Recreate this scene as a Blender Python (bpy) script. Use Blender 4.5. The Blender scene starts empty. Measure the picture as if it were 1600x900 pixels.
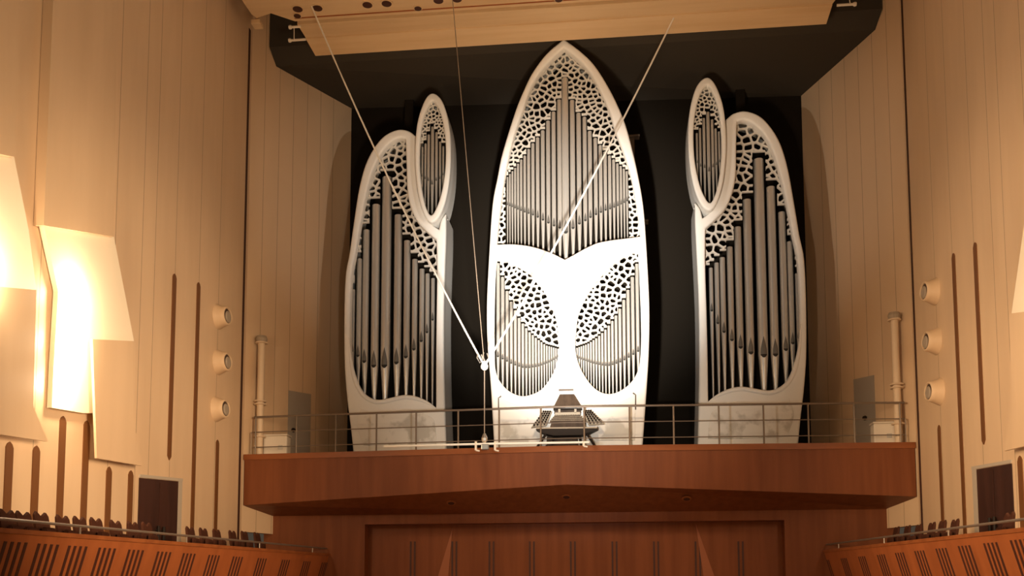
import bpy, bmesh, math, random
import numpy as np
from mathutils import Vector, Matrix
random.seed(7)
rng = np.random.RandomState(11)
C = bpy.context.scene.collection
PI = math.pi

# ------------------------------------------------------------------ camera
F, PX, PY = 1500.0, 801.0, 811.0
CAM = np.array([1.205, -26.17, -4.23])
YAW, PITCH, ROLL = -0.10384, 0.0872, -0.0018
def cam_rows():
    cy, sy, cp, sp = math.cos(YAW), math.sin(YAW), math.cos(PITCH), math.sin(PITCH)
    fwd = np.array([sy*cp, cy*cp, sp]); rt = np.array([cy, -sy, 0.0]); up = np.cross(rt, fwd)
    cr, sr = math.cos(ROLL), math.sin(ROLL)
    return np.array([rt*cr+up*sr, -rt*sr+up*cr, fwd])
M = cam_rows()
def at(x, y, X=None, Y=None, Z=None):
    """the point of the hall seen at a photo pixel, on a plane of the hall"""
    d = M.T @ np.array([(x-PX)/F, -(y-PY)/F, 1.0])
    for i, v in enumerate((X, Y, Z)):
        if v is not None:
            return CAM + d*(v-CAM[i])/d[i]
def at_wall(x, y, p, n):
    d = M.T @ np.array([(x-PX)/F, -(y-PY)/F, 1.0]); p = np.array(p); n = np.array(n)
    return CAM + d*((p-CAM) @ n)/(d @ n)
def xz(pts, Y):
    return [(float(q[0]), float(q[2])) for q in (at(a, b, Y=Y) for a, b in pts)]

cam = bpy.data.cameras.new('camera'); co = bpy.data.objects.new('camera', cam); C.objects.link(co)
mw = Matrix.Identity(4)
for r in range(3):
    mw[r][0], mw[r][1], mw[r][2], mw[r][3] = M[0][r], M[1][r], -M[2][r], CAM[r]
co.matrix_world = mw
cam.sensor_width = 36; cam.lens = 36*F/1600
cam.shift_x = -(PX-800)/1600; cam.shift_y = (PY-450)/1600
cam.clip_end = 200
S = bpy.context.scene; S.camera = co
S.view_settings.view_transform = 'Standard'; S.view_settings.look = 'None'
S.view_settings.gamma = 1; S.view_settings.exposure = 0; S.view_settings.use_curve_mapping = False

# ------------------------------------------------------------------ materials
def mat(name, col, rough=.5, metal=0., noise=None, bump=None, emit=None, spec=.5):
    m = bpy.data.materials.new(name); m.use_nodes = True
    nt = m.node_tree; b = nt.nodes['Principled BSDF']
    b.inputs['Base Color'].default_value = (*col, 1); b.inputs['Roughness'].default_value = rough
    b.inputs['Metallic'].default_value = metal; b.inputs['Specular IOR Level'].default_value = spec
    if noise:                                   # (scale xyz, colour 2, contrast)
        sc, c2, lo, hi = noise
        tc = nt.nodes.new('ShaderNodeTexCoord'); mp = nt.nodes.new('ShaderNodeMapping')
        mp.inputs['Scale'].default_value = sc
        nz = nt.nodes.new('ShaderNodeTexNoise'); nz.inputs['Scale'].default_value = 1; nz.inputs['Detail'].default_value = 6
        rp = nt.nodes.new('ShaderNodeValToRGB')
        rp.color_ramp.elements[0].position = lo; rp.color_ramp.elements[1].position = hi
        rp.color_ramp.elements[0].color = (*col, 1); rp.color_ramp.elements[1].color = (*c2, 1)
        L = nt.links.new
        L(tc.outputs['Object'], mp.inputs['Vector']); L(mp.outputs['Vector'], nz.inputs['Vector'])
        L(nz.outputs['Fac'], rp.inputs['Fac']); L(rp.outputs['Color'], b.inputs['Base Color'])
        if bump:
            bp = nt.nodes.new('ShaderNodeBump'); bp.inputs['Strength'].default_value = bump
            L(nz.outputs['Fac'], bp.inputs['Height']); L(bp.outputs['Normal'], b.inputs['Normal'])
    if emit:
        b.inputs['Emission Color'].default_value = (*emit[0], 1); b.inputs['Emission Strength'].default_value = emit[1]
    return m

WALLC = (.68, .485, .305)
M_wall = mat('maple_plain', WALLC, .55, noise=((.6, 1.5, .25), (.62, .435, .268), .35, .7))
M_lit = mat('reflector_lit_tone', (.88, .76, .58), .6)  # lamplight put into the colour: paler than the maple so the patch stands out
M_slot = mat('dark_slot_wood', (.15, .055, .013), .6)
M_joint = mat('dark_joint', (.05, .014, .006), .7)
M_mahog = mat('mahogany_veneer', (.205, .063, .021), .5, noise=((5, 5, .35), (.165, .048, .0155), .35, .65), spec=.2)
M_mahogtrim = mat('mahogany_trim', (.27, .085, .026), .4, noise=((.4, 3, 3), (.22, .066, .02), .4, .6), spec=.2)
M_mahogdark = mat('mahogany_dark', (.05, .012, .005), .6)
M_para = mat('parapet_veneer', (.33, .098, .03), .45, noise=((3, 3, .5), (.27, .078, .024), .35, .65), spec=.25)
M_triangle = mat('paler_veneer', (.29, .088, .028), .45)
M_canopy = mat('canopy_wood', (.66, .46, .26), .5, noise=((.25, 4, 4), (.60, .40, .215), .4, .65))
M_black = mat('black_ceiling', (.05, .041, .031), .9, spec=.1)
M_void = mat('black_cloth', (.015, .0115, .008), .95, spec=.05)
M_white = mat('white_lacquer', (.82, .80, .75), .45, spec=.35)
M_screen = mat('white_carving', (.62, .585, .52), .5)
M_base = mat('white_plaster_relief', (.80, .77, .71), .55, noise=((1.6, 1.6, 1.6), (.56, .53, .47), .50, .58), bump=.4)
M_tin = mat('tin_pipe', (.58, .55, .50), .36, metal=.6)
M_mouth = mat('pipe_mouth_grey', (.16, .15, .135), .45, metal=.5)  # dark grey metal of the upper lips
M_cut = mat('pipe_cutup', (.02, .018, .015), .8)
M_rail = mat('rail_steel', (.22, .17, .13), .4, metal=.5)
M_seat = mat('seat_dark', (.055, .018, .009), .8, spec=.15)
M_seatw = mat('seat_shell', (.10, .035, .02), .5)
M_door = mat('door_dark', (.035, .013, .009), .5, noise=((3, 3, .4), (.05, .018, .012), .4, .6))
M_jamb = mat('door_jamb', (.45, .38, .30), .6)
M_steel = mat('bright_steel', (.5, .48, .44), .3, metal=.9)
M_rope = mat('white_cord', (.88, .84, .76), .5)
M_wire = mat('dark_wire', (.24, .18, .13), .5)
M_whitebox = mat('white_paint', (.78, .68, .55), .6)
M_walnut = mat('console_walnut', (.085, .055, .036), .6, noise=((6, 6, 2), (.055, .036, .024), .4, .6), spec=.2)
M_console_light = mat('console_pale', (.42, .36, .28), .6, spec=.2)
M_ivory = mat('ivory_keys', (.30, .25, .18), .5, spec=.2)
M_ebony = mat('ebony', (.018, .012, .009), .55, spec=.15)
M_frame = mat('brown_steel', (.13, .10, .078), .7)
M_lamp = mat('lamp_tube', (1, .9, .75), .4, emit=((1, .80, .55), 60))
M_ppipe = mat('painted_pipe', (.70, .53, .36), .5)
M_disc = mat('nozzle_disc', (.34, .27, .20), .6)
M_grey = mat('grey_door', (.33, .28, .23), .6)

def plank_mat(name, axis, seams, width):
    """maple with thin vertical shadow-gap joints where the planks of the wall meet"""
    m = mat(name, WALLC, .55, noise=((.6, 1.5, .25), (.62, .435, .27), .35, .7))
    nt = m.node_tree; b = nt.nodes['Principled BSDF']; L = nt.links.new
    ramp = [n for n in nt.nodes if n.type == 'VALTORGB'][0]
    tc = nt.nodes.new('ShaderNodeTexCoord'); sp = nt.nodes.new('ShaderNodeSeparateXYZ'); L(tc.outputs['Object'], sp.inputs[0])
    acc = None
    for s in seams:
        a = nt.nodes.new('ShaderNodeMath'); a.operation = 'COMPARE'
        L(sp.outputs[axis], a.inputs[0]); a.inputs[1].default_value = s; a.inputs[2].default_value = width
        if acc is None: acc = a
        else:
            mx = nt.nodes.new('ShaderNodeMath'); mx.operation = 'MAXIMUM'
            L(acc.outputs[0], mx.inputs[0]); L(a.outputs[0], mx.inputs[1]); acc = mx
    mix = nt.nodes.new('ShaderNodeMix'); mix.data_type = 'RGBA'
    L(acc.outputs[0], mix.inputs[0]); L(ramp.outputs['Color'], mix.inputs[6]); mix.inputs[7].default_value = (.33, .225, .135, 1)
    L(mix.outputs[2], b.inputs['Base Color'])
    return m

# ------------------------------------------------------------------ mesh helpers
def link_mesh(name, me, m, parent=None, smooth=False, loc=None):
    o = bpy.data.objects.new(name, me); C.objects.link(o)
    if m is not None and not me.materials: me.materials.append(m)
    if smooth:
        for p in me.polygons: p.use_smooth = True
    if parent is not None: o.parent = parent
    if loc is not None: o.location = loc
    return o
def obj(name, bm, m, parent=None, smooth=False, angle=None):
    bmesh.ops.recalc_face_normals(bm, faces=bm.faces[:])
    me = bpy.data.meshes.new(name); bm.to_mesh(me); bm.free()
    if angle is not None:
        me.shade_smooth() if hasattr(me, 'shade_smooth') else None
        try: me.set_sharp_from_angle(angle=angle)
        except Exception: pass
    return link_mesh(name, me, m, parent, smooth)
def thing(name, label, cat, loc=(0, 0, 0), group=None):
    o = bpy.data.objects.new(name, None); C.objects.link(o); o.location = loc
    o.empty_display_size = .2
    o['label'] = label; o['category'] = cat
    if group: o['group'] = group
    return o
def tag(o, label, cat, group=None):
    o['label'] = label; o['category'] = cat
    if group: o['group'] = group
    return o
def struct(o, label, cat):
    o['kind'] = 'structure'; o['label'] = label; o['category'] = cat
    return o
def base_at(t):
    """children are built in hall coordinates; keep them there although the Empty sits at the base"""
    off = -Vector(t.location)
    for c in t.children:
        c.location = Vector(c.location) + off
        
def add_box(bm, lo, hi, bev=0.):
    lo, hi = Vector(lo), Vector(hi)
    r = bmesh.ops.create_cube(bm, size=1)
    for v in r['verts']:
        v.co = Vector(((lo[i]+hi[i])/2 + v.co[i]*(hi[i]-lo[i]) for i in range(3)))
    if bev:
        es = list({e for v in r['verts'] for e in v.link_edges})
        bmesh.ops.bevel(bm, geom=es, offset=bev, segments=2, affect='EDGES', profile=.5)
def add_tube(bm, pts, r, n=8, cap=True):
    pts = [Vector(p) for p in pts]; rings = []
    for i, p in enumerate(pts):
        a = pts[max(i-1, 0)]; b = pts[min(i+1, len(pts)-1)]
        t = (b-a).normalized(); up = Vector((0, 0, 1)) if abs(t.z) < .9 else Vector((0, 1, 0))
        u = t.cross(up).normalized(); v = t.cross(u).normalized()
        rr = r[i] if isinstance(r, (list, tuple)) else r
        rings.append([bm.verts.new(p + u*rr*math.cos(2*PI*k/n) + v*rr*math.sin(2*PI*k/n)) for k in range(n)])
    for a, b in zip(rings, rings[1:]):
        for k in range(n): bm.faces.new((a[k], a[(k+1) % n], b[(k+1) % n], b[k]))
    if cap: bm.faces.new(rings[0]); bm.faces.new(rings[-1][::-1])
def add_lathe(bm, c, prof, n=16, axis=(0, 0, 1)):
    c = Vector(c); q = Vector((0, 0, 1)).rotation_difference(Vector(axis))
    rings = [[bm.verts.new(c + q @ Vector((r*math.cos(2*PI*k/n), r*math.sin(2*PI*k/n), h))) for k in range(n)] for r, h in prof]
    for a, b in zip(rings, rings[1:]):
        for k in range(n): bm.faces.new((a[k], a[(k+1) % n], b[(k+1) % n], b[k]))
    bm.faces.new(rings[0]); bm.faces.new(rings[-1][::-1])
def add_prism(bm, pts, vec):
    """polygon pts (3D), extruded by vec"""
    vec = Vector(vec); a = [bm.verts.new(Vector(p)) for p in pts]; b = [bm.verts.new(Vector(p)+vec) for p in pts]
    n = len(pts)
    bm.faces.new(a); bm.faces.new(b[::-1])
    for k in range(n): bm.faces.new((a[k], b[k], b[(k+1) % n], a[(k+1) % n]))
def quadmesh(pts_list):
    bm = bmesh.new()
    for pts in pts_list: bm.faces.new([bm.verts.new(Vector(p)) for p in pts])
    bmesh.ops.remove_doubles(bm, verts=bm.verts[:], dist=1e-4)
    return bm

def spline(pts, corners=(), closed=True, sub=5):
    """Catmull-Rom through pts, sharp at the corner indices"""
    n = len(pts); P = [np.array(p, float) for p in pts]; out = []
    rngi = range(n) if closed else range(n-1)
    for i in rngi:
        p1, p2 = P[i], P[(i+1) % n]
        p0 = P[(i-1) % n] if (closed or i > 0) else p1*2-p2
        p3 = P[(i+2) % n] if (closed or i+2 < n) else p2*2-p1
        if i in corners: p0 = p1*2-p2
        if (i+1) % n in corners: p3 = p2*2-p1
        for k in range(sub):
            t = k/sub
            out.append(tuple(.5*((2*p1)+(-p0+p2)*t+(2*p0-5*p1+4*p2-p3)*t*t+(-p0+3*p1-3*p2+p3)*t**3)))
    if not closed: out.append(tuple(P[-1]))
    return out

def plate(name, loops, Y, half, bev, m, parent, res=2):
    """a flat front cut from outline and openings (x, z loops), thickness 2*half about plane Y, rounded edges"""
    cu = bpy.data.curves.new(name, 'CURVE'); cu.dimensions = '2D'; cu.fill_mode = 'BOTH'
    for lp in loops:
        s = cu.splines.new('POLY'); s.points.add(len(lp)-1); s.use_cyclic_u = True
        for q, (x, z) in zip(s.points, lp): q.co = (x, z, 0, 1)
    cu.extrude = half; cu.bevel_depth = bev; cu.bevel_resolution = res; cu.offset = -bev
    o = bpy.data.objects.new(name, cu); C.objects.link(o)
    dg = bpy.context.evaluated_depsgraph_get(); dg.update()
    me = bpy.data.meshes.new_from_object(o.evaluated_get(dg))
    bpy.data.objects.remove(o); bpy.data.curves.remove(cu)
    n = len(me.vertices); a = np.empty(n*3); me.vertices.foreach_get('co', a); a = a.reshape(-1, 3)
    b = np.stack([a[:, 0], Y-a[:, 2], a[:, 1]], 1); me.vertices.foreach_set('co', b.ravel()); me.update()
    bm = bmesh.new(); bm.from_mesh(me); bmesh.ops.remove_doubles(bm, verts=bm.verts[:], dist=1e-4)
    bpy.data.meshes.remove(me)
    return obj(name, bm, m, parent, angle=math.radians(40))
def shell(name, loop, y0, y1, m, parent, closed=True, back=None):
    """the side wall of a case: outline swept from y0 back to y1"""
    bm = bmesh.new(); n = len(loop)
    a = [bm.verts.new((x, y0, z)) for x, z in loop]; b = [bm.verts.new((x, y1, z)) for x, z in loop]
    for k in range(n if closed else n-1): bm.faces.new((a[k], a[(k+1) % n], b[(k+1) % n], b[k]))
    return obj(name, bm, m, parent, angle=math.radians(40))
def tube_xz(name, loop, Y, r, m, parent, closed=True, n=10, flat=1.):
    bm = bmesh.new(); N = len(loop); rings = []
    P = [Vector((x, Y, z)) for x, z in loop]
    for i in range(N):
        if closed: a, b = P[i-1], P[(i+1) % N]
        else: a, b = P[max(i-1, 0)], P[min(i+1, N-1)]
        t = (b-a).normalized(); u = t.cross(Vector((0, 1, 0))).normalized(); v = Vector((0, 1, 0))
        rr = r[i] if isinstance(r, (list, tuple)) else r
        rings.append([bm.verts.new(P[i]+u*rr*math.cos(2*PI*k/n)+v*rr*flat*math.sin(2*PI*k/n)) for k in range(n)])
    for i in range(N if closed else N-1):
        a, b = rings[i], rings[(i+1) % N]
        for k in range(n): bm.faces.new((a[k], a[(k+1) % n], b[(k+1) % n], b[k]))
    if not closed: bm.faces.new(rings[0]); bm.faces.new(rings[-1][::-1])
    return obj(name, bm, m, parent, smooth=True)

# ------------------------------------------------------------------ pierced screens
def poly_dist(PXY, loop):
    """signed distance (inside +) of points to a closed polygon"""
    A = np.array(loop); B = np.roll(A, -1, 0); d2 = np.full(len(PXY), 1e9); ins = np.zeros(len(PXY), bool)
    for a, b in zip(A, B):
        e = b-a; w = PXY-a; L = e @ e
        if L < 1e-12: continue
        t = np.clip((w @ e)/L, 0, 1); q = w-t[:, None]*e; d2 = np.minimum(d2, (q*q).sum(1))
        c = ((a[1] <= PXY[:, 1]) != (b[1] <= PXY[:, 1]))
        xs = a[0]+(PXY[:, 1]-a[1])/(e[1] if abs(e[1]) > 1e-12 else 1e-12)*e[0]
        ins ^= c & (PXY[:, 0] < xs)
    d = np.sqrt(d2); return np.where(ins, d, -d)
SH = 105
def screen(name, loop, low, Y, cell, bar, step, m, parent, thick=.05, over=.05, topcut=None):
    """white carved lattice of pebble-shaped openings filling loop above the stepped line low(x)"""
    A = np.array(loop); x0, z0 = A.min(0)-.08; x1, z1 = A.max(0)+.08
    nx, nz = int((x1-x0)/step)+2, int((z1-z0)/step)+2
    gx, gz = x0+np.arange(nx)*step, z0+np.arange(nz)*step
    GX, GZ = np.meshgrid(gx, gz, indexing='ij'); PT = np.stack([GX.ravel(), GZ.ravel()], 1)
    # irregular seeds
    seeds = []; tries = 0; area = (x1-x0)*(z1-z0); want = int(area/(cell*cell)*1.6)
    while tries < 14000 and len(seeds) < want:
        tries += 1; q = np.array([rng.uniform(x0, x1), rng.uniform(z0, z1)])
        rad = cell*rng.choice([.55, .8, 1., 1.15])
        if all(abs(q[0]-s[0]) > .5*(rad+s[2]) or (q[0]-s[0])**2+(q[1]-s[1])**2 > (.5*(rad+s[2]))**2 for s in seeds): seeds.append((q[0], q[1], rad))
    SD = np.array(seeds)[:, :2]; K = min(8, len(SD)); bd = np.empty(len(PT))
    for s in range(0, len(PT), 20000):
        P = PT[s:s+20000]; D = ((P[:, None]-SD[None])**2).sum(2); idx = np.argpartition(D, K-1, 1)[:, :K]
        d = np.take_along_axis(D, idx, 1); o = np.argsort(d, 1); idx = np.take_along_axis(idx, o, 1)
        a = SD[idx[:, 0]]; acc = 0
        for k in range(1, K):
            b = SD[idx[:, k]]; e = b-a; L = np.sqrt((e*e).sum(1)); dd = (((a+b)/2-P)*e).sum(1)/L
            acc = acc+np.exp(-np.clip(dd, 0, 2)*(SH*.2/cell))
        bd[s:s+20000] = -np.log(acc)/(SH*.2/cell)
    reg = poly_dist(PT, loop)+over
    lowd = PT[:, 1]-np.array([low(x) for x in gx])[np.repeat(np.arange(nx), nz)] if low else np.full(len(PT), 9.)
    inside = np.minimum(reg, lowd)
    val = np.minimum(np.maximum(bar-bd, .045-lowd), inside).reshape(nx, nz)
    V = {}; vs = []; faces = []
    def vert(key, x, z):
        if key not in V: V[key] = len(vs); vs.append((x, z))
        return V[key]
    solid = val > 0
    corners = ((0, 0), (1, 0), (1, 1), (0, 1))
    ii, jj = np.where(solid[:-1, :-1] | solid[1:, :-1] | solid[1:, 1:] | solid[:-1, 1:])
    for i, j in zip(ii.tolist(), jj.tolist()):
        f = []
        for k in range(4):
            a = corners[k]; b = corners[(k+1) % 4]; ia, ja, ib, jb = i+a[0], j+a[1], i+b[0], j+b[1]
            va, vb = val[ia, ja], val[ib, jb]
            if va > 0: f.append(vert((ia, ja), gx[ia], gz[ja]))
            if (va > 0) != (vb > 0):
                t = va/(va-vb); key = ('e', min(ia, ib), min(ja, jb), ia == ib)
                f.append(vert(key, gx[ia]+t*(gx[ib]-gx[ia]), gz[ja]+t*(gz[jb]-gz[ja])))
        if len(f) >= 3: faces.append(f)
    cnt = {}
    for f in faces:
        for a, b in zip(f, f[1:]+f[:1]): cnt[(a, b)] = cnt.get((a, b), 0)+1
    n = len(vs); fr = [(x, Y, z) for x, z in vs]; bk = [(x, Y+thick, z) for x, z in vs]
    F_ = [tuple(f) for f in faces]
    for (a, b) in cnt:
        if (b, a) not in cnt: F_.append((b, a, a+n, b+n))
    me = bpy.data.meshes.new(name); me.from_pydata(fr+bk, [], F_); me.update()
    return link_mesh(name, me, m, parent)

# ------------------------------------------------------------------ organ pipes
def pipe(parent, x, Y, ztop, zmouth, zfoot, r, mouth_h, n=14, name='pipe', one=False):
    bm = bmesh.new()
    add_lathe(bm, (x, Y, 0), [(r*.28, zfoot), (r*.34, zfoot+.02), (r*.97, zmouth-.03), (r, zmouth), (r, ztop-.02), (r*.97, ztop)], n)
    body = bm
    if not one: o = obj(name, bm, M_tin, parent, angle=math.radians(35))
    # leaf-shaped upper lip above a dark cut-up
    if not one: bm = bmesh.new()
    nb = len(bm.faces); w = r*.62; rows = []
    prof = [(0, 1.), (.12, 1.), (.3, .93), (.5, .72), (.7, .45), (.87, .2), (1, .03)]
    for t, k in prof:
        row = []
        for s in (-1, -.5, 0, .5, 1):
            a = s*w*k; row.append(bm.verts.new((x+a, Y-math.sqrt(max(r*r-a*a, 0))-.004-r*.05*(1-abs(s))*(t < .9), zmouth+.01+mouth_h*t)))
        rows.append(row)
    for a, b in zip(rows, rows[1:]):
        for k in range(4): bm.faces.new((a[k], a[k+1], b[k+1], b[k]))
    if one:
        bm.faces.ensure_lookup_table()
        for f in bm.faces[nb:]: f.material_index = 1
        o = obj(name, bm, M_tin, parent, angle=math.radians(35)); o.data.materials.append(M_mouth); return o
    lip = obj('mouth', bm, M_mouth, o, smooth=True)
    bm = bmesh.new(); rows = []
    for t in (0, 1):
        row = []
        for s in (-1, -.5, 0, .5, 1):
            a = s*w; rr = r*(.985 if t == 0 else 1.); zz = zmouth-.012-mouth_h*.16*(1-s*s) if t == 0 else zmouth+.012
            row.append(bm.verts.new((x+a, Y-math.sqrt(max(rr*rr-a*a, 0))-.006, zz)))
        rows.append(row)
    for k in range(4): bm.faces.new((rows[0][k], rows[0][k+1], rows[1][k+1], rows[1][k]))
    obj('cut_up', bm, M_cut, o)
    return o
def interp(xs, ys):
    xs, ys = np.array(xs, float), np.array(ys, float); o = np.argsort(xs); xs, ys = xs[o], ys[o]
    return lambda v: float(np.interp(v, xs, ys))
def stepped(px, tops, gap, edge_lo, r):
    """stepped line just above the pipe tops; beyond the row it drops to edge_lo"""
    px = np.array(px); tops = np.array(tops)
    def f(x):
        i = int(np.argmin(abs(px-x)))
        if (x < px.min()-r-.03) or (x > px.max()+r+.03): return edge_lo
        return tops[i]+gap
    return f
def lower_edge(loop):
    A = np.array(loop); B = np.roll(A, -1, 0)
    def f(x):
        z = 1e9
        for a, b in zip(A, B):
            if (a[0] <= x) != (b[0] <= x): z = min(z, a[1]+(x-a[0])/(b[0]-a[0])*(b[1]-a[1]))
        return z if z < 1e8 else float(A[:, 1].min())
    return f

# ================================================================== SETTING
XW = 9.25
zf = -6.5
# floor
bm = bmesh.new(); add_box(bm, (-9.6, -30, zf-.2), (9.6, 4.2, zf))
struct(obj('floor', bm, mat('stage_floor', (.30, .17, .08), .4)), 'wooden stage and stalls floor of the hall', 'floor')
# side walls
seamsL = [-7.31, -6.16, -5.55, -4.52, -3.18, -1.95]
for s, nm in ((-1, 'left'), (1, 'right')):
    m = plank_mat('maple_planks_'+nm, 1, [-13, -11.5, -9.9]+seamsL[(0 if s > 0 else 0):], .011)
    bm = bmesh.new(); add_box(bm, (s*XW if s > 0 else -XW-.3, -14, zf), (XW+.3 if s > 0 else -XW, 0, 17))
    struct(obj('wall_'+nm, bm, m), 'pale maple plank wall on the %s side of the hall' % nm, 'wall')
# splayed walls of the organ alcove (own axes: x runs along the wall)
BK = .475
def splay_pt(Y, s): return s*(XW-BK*Y)
for s, nm in ((-1, 'alcove_left'), (1, 'alcove_right')):
    L = 4*math.sqrt(1+BK*BK)
    m = plank_mat('alcove_planks_'+nm, 0, [.55, 1.15, 1.75, 2.35, 2.95, 3.55], .009)
    bm = bmesh.new(); add_box(bm, (0, 0 if s < 0 else -.25, -2.2), (L, .25 if s < 0 else 0, 15))
    o = obj('wall_'+nm, bm, m)
    o.matrix_world = Matrix.Translation((s*XW, 0, 0)) @ Matrix.Rotation(math.atan2(1, -s*BK), 4, 'Z')
    struct(o, 'splayed maple plank wall beside the organ, %s of it' % nm.split('_')[1], 'wall')
# the wooden wall above the alcove walls' front, dark joints
for s, nm in ((-1, '1'), (1, '2')):
    bm = bmesh.new(); add_box(bm, (s*XW-.012, -.30, zf), (s*XW+.012, -.17, 12.6))
    struct(obj('trim_'+nm, bm, M_joint), 'dark full-height joint in the %s wall beside the loft' % ('left' if s < 0 else 'right'), 'trim')
# black back wall and black sloping ceiling of the alcove
bm = bmesh.new(); add_box(bm, (-7.6, 4, -.1), (7.6, 4.2, 13.2))
struct(obj('wall_alcove_back', bm, M_void), 'black rear wall of the organ alcove', 'wall')
pL = [at(426.7, 75.4, Y=.72), at(436.4, 98.3, Y=.95), at(546, 163, Y=4.0)]
pR = [at(1377.6, 16, Y=.70), at(1368.7, 41, Y=.95), at(1248, 143, Y=4.0)]
for k in range(3):                                     # keep the corners on the splayed walls
    for p, s in ((pL[k], -1), (pR[k], 1)): p[0] = splay_pt(p[1], s)+s*.03
tL, tR = pL[0].copy(), pR[0].copy(); tL[2] = tR[2] = 16.5
qL = [tL]+pL; qR = [tR]+pR
bm = quadmesh([(qL[k], qR[k], qR[k+1], qL[k+1]) for k in range(3)])
bmesh.ops.recalc_face_normals(bm, faces=bm.faces[:])
bmesh.ops.solidify(bm, geom=bm.faces[:], thickness=.15)
struct(obj('ceiling_alcove', bm, M_black), 'dark sloping ceiling over the organ', 'ceiling')
bm = bmesh.new(); add_box(bm, (-9.6, -14, 17), (9.6, 1, 17.2))
struct(obj('ceiling', bm, M_wall), 'pale main ceiling high over the hall', 'ceiling')

# ---- organ loft (balcony)
YC = -.5; ZB = -1.45
zc = float(at(885, 757, Y=YC)[2])
def fy(x): return YC*(1-abs(x)/9.2)
bm = bmesh.new()
top = [(-9.2, 0), (0, YC), (9.2, 0)]
def strip(bm, ring_a, ring_b):
    a = [bm.verts.new(p) for p in ring_a]; b = [bm.verts.new(p) for p in ring_b]
    for k in range(len(a)-1): bm.faces.new((a[k], a[k+1], b[k+1], b[k]))
fr_t = [(x, y, -.02) for x, y in top]; fr_b = [(-9.2, 0, ZB), (0, YC, zc), (9.2, 0, ZB)]
sb = [(-9.0, 1.1, -1.67), (0, 1.1, -1.67), (9.0, 1.1, -1.67)]
strip(bm, fr_t, fr_b); strip(bm, fr_b, sb)
for s in (-1, 1):                                        # end cheeks
    bm.faces.new([bm.verts.new(p) for p in ((s*9.2, 0, -.02), (s*9.2, 0, ZB), (s*9.0, 1.1, -1.67), (s*9.0, 1.1, -.02))])
bmesh.ops.remove_doubles(bm, verts=bm.verts[:], dist=1e-4)
fasc = struct(obj('balcony_front', bm, M_mahog), 'red-brown veneered front of the organ loft', 'balcony')
bm = bmesh.new()
for s in (-1, 1):
    a = Vector((s*9.22, -.03, 0)); b = Vector((0, YC-.03, 0))
    for z0, z1, t in ((-.16, 0, .05),):
        q = [(a.x, a.y, z0), (b.x, b.y, z0), (b.x, b.y, z1), (a.x, a.y, z1)]
        add_prism(bm, q, (0, .12, 0))
bmesh.ops.remove_doubles(bm, verts=bm.verts[:], dist=1e-4)
obj('cap_rail', bm, M_mahogtrim, fasc)
bm = bmesh.new()
v = [(-9.2, 0), (0, YC), (9.2, 0), (7.3, 4), (-7.3, 4)]
add_prism(bm, [(x, y+.08 if y <= 0 else y, -.12) for x, y in v], (0, 0, .10))
struct(obj('floor_loft', bm, M_mahogdark), 'deck of the organ loft', 'floor')
for px, py in ((705, 785.5), (885, 776), (1073, 779)):   # small recessed lights in the soffit
    sx = -1 if px < 880 else 1
    a, b, c = np.array((0, YC, zc)), np.array((sx*9.2, 0, ZB)), np.array((0, 1.1, -1.67))
    n = np.cross(b-a, c-a); n /= np.linalg.norm(n); n = n if n[2] < 0 else -n
    q = at_wall(px, py, tuple(a), tuple(n))
    bm = bmesh.new(); add_lathe(bm, tuple(q), [(.13, -.01), (.13, .015), (.10, .02)], 20, tuple(n)); sl = obj('soffit_light', bm, M_mahogtrim, fasc)
    bm = bmesh.new(); add_lathe(bm, tuple(q), [(.09, .01), (.09, .024)], 16, tuple(n)); obj('lamp_hole', bm, M_joint, sl)

# ---- wooden wall under the loft
YS = 1.1
def P3(px, py, Y): q = at(px, py, Y=Y); return (float(q[0]), float(q[2]))
xl = P3(570, 830, YS)[0]; xr = P3(1226, 830, YS)[0]; xo0 = -9.0; xo1 = 9.0
zlin = P3(900, 816, YS)[1]
bm = bmesh.new()
add_box(bm, (xo0, YS, zf), (xl, YS+.5, -1.66)); add_box(bm, (xr, YS, zf), (xo1, YS+.5, -1.66))
add_box(bm, (xl, YS, zlin), (xr, YS+.5, -1.66))
struct(obj('wall_stage', bm, M_mahog), 'red-brown stage wall under the organ loft', 'wall')
bm = bmesh.new(); add_box(bm, (xl, YS+.42, zf), (xr, YS+.6, zlin))
pan = struct(obj('wall_stage_panel', bm, M_mahog), 'recessed panelled middle of the stage wall under the loft', 'wall')
for px in (645, 710, 768, 831, 895, 960, 1025, 1090, 1157):
    x, z = P3(px, 846, YS+.42)
    bm = bmesh.new()
    for dx in (-.085, .035): add_box(bm, (x+dx, YS+.405, zf+.5), (x+dx+.05, YS+.43, z))
    obj('slot', bm, M_mahogdark, pan)
for ap, bl, br in (((707, 825), (683, 905), (700, 905)), ((1087, 818), (1100, 905), (1118, 905))):   # thin paler triangles set on the recessed panel
    a, b, c = (at(*q, Y=YS+.40) for q in (ap, bl, br))
    d = at(ap[0], 905, Y=YS+.32)
    bm = bmesh.new(); add_prism(bm, [tuple(a), tuple(b), tuple(c)], (0, .03, 0))
    obj('paler_triangle', bm, M_triangle, pan)

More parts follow.
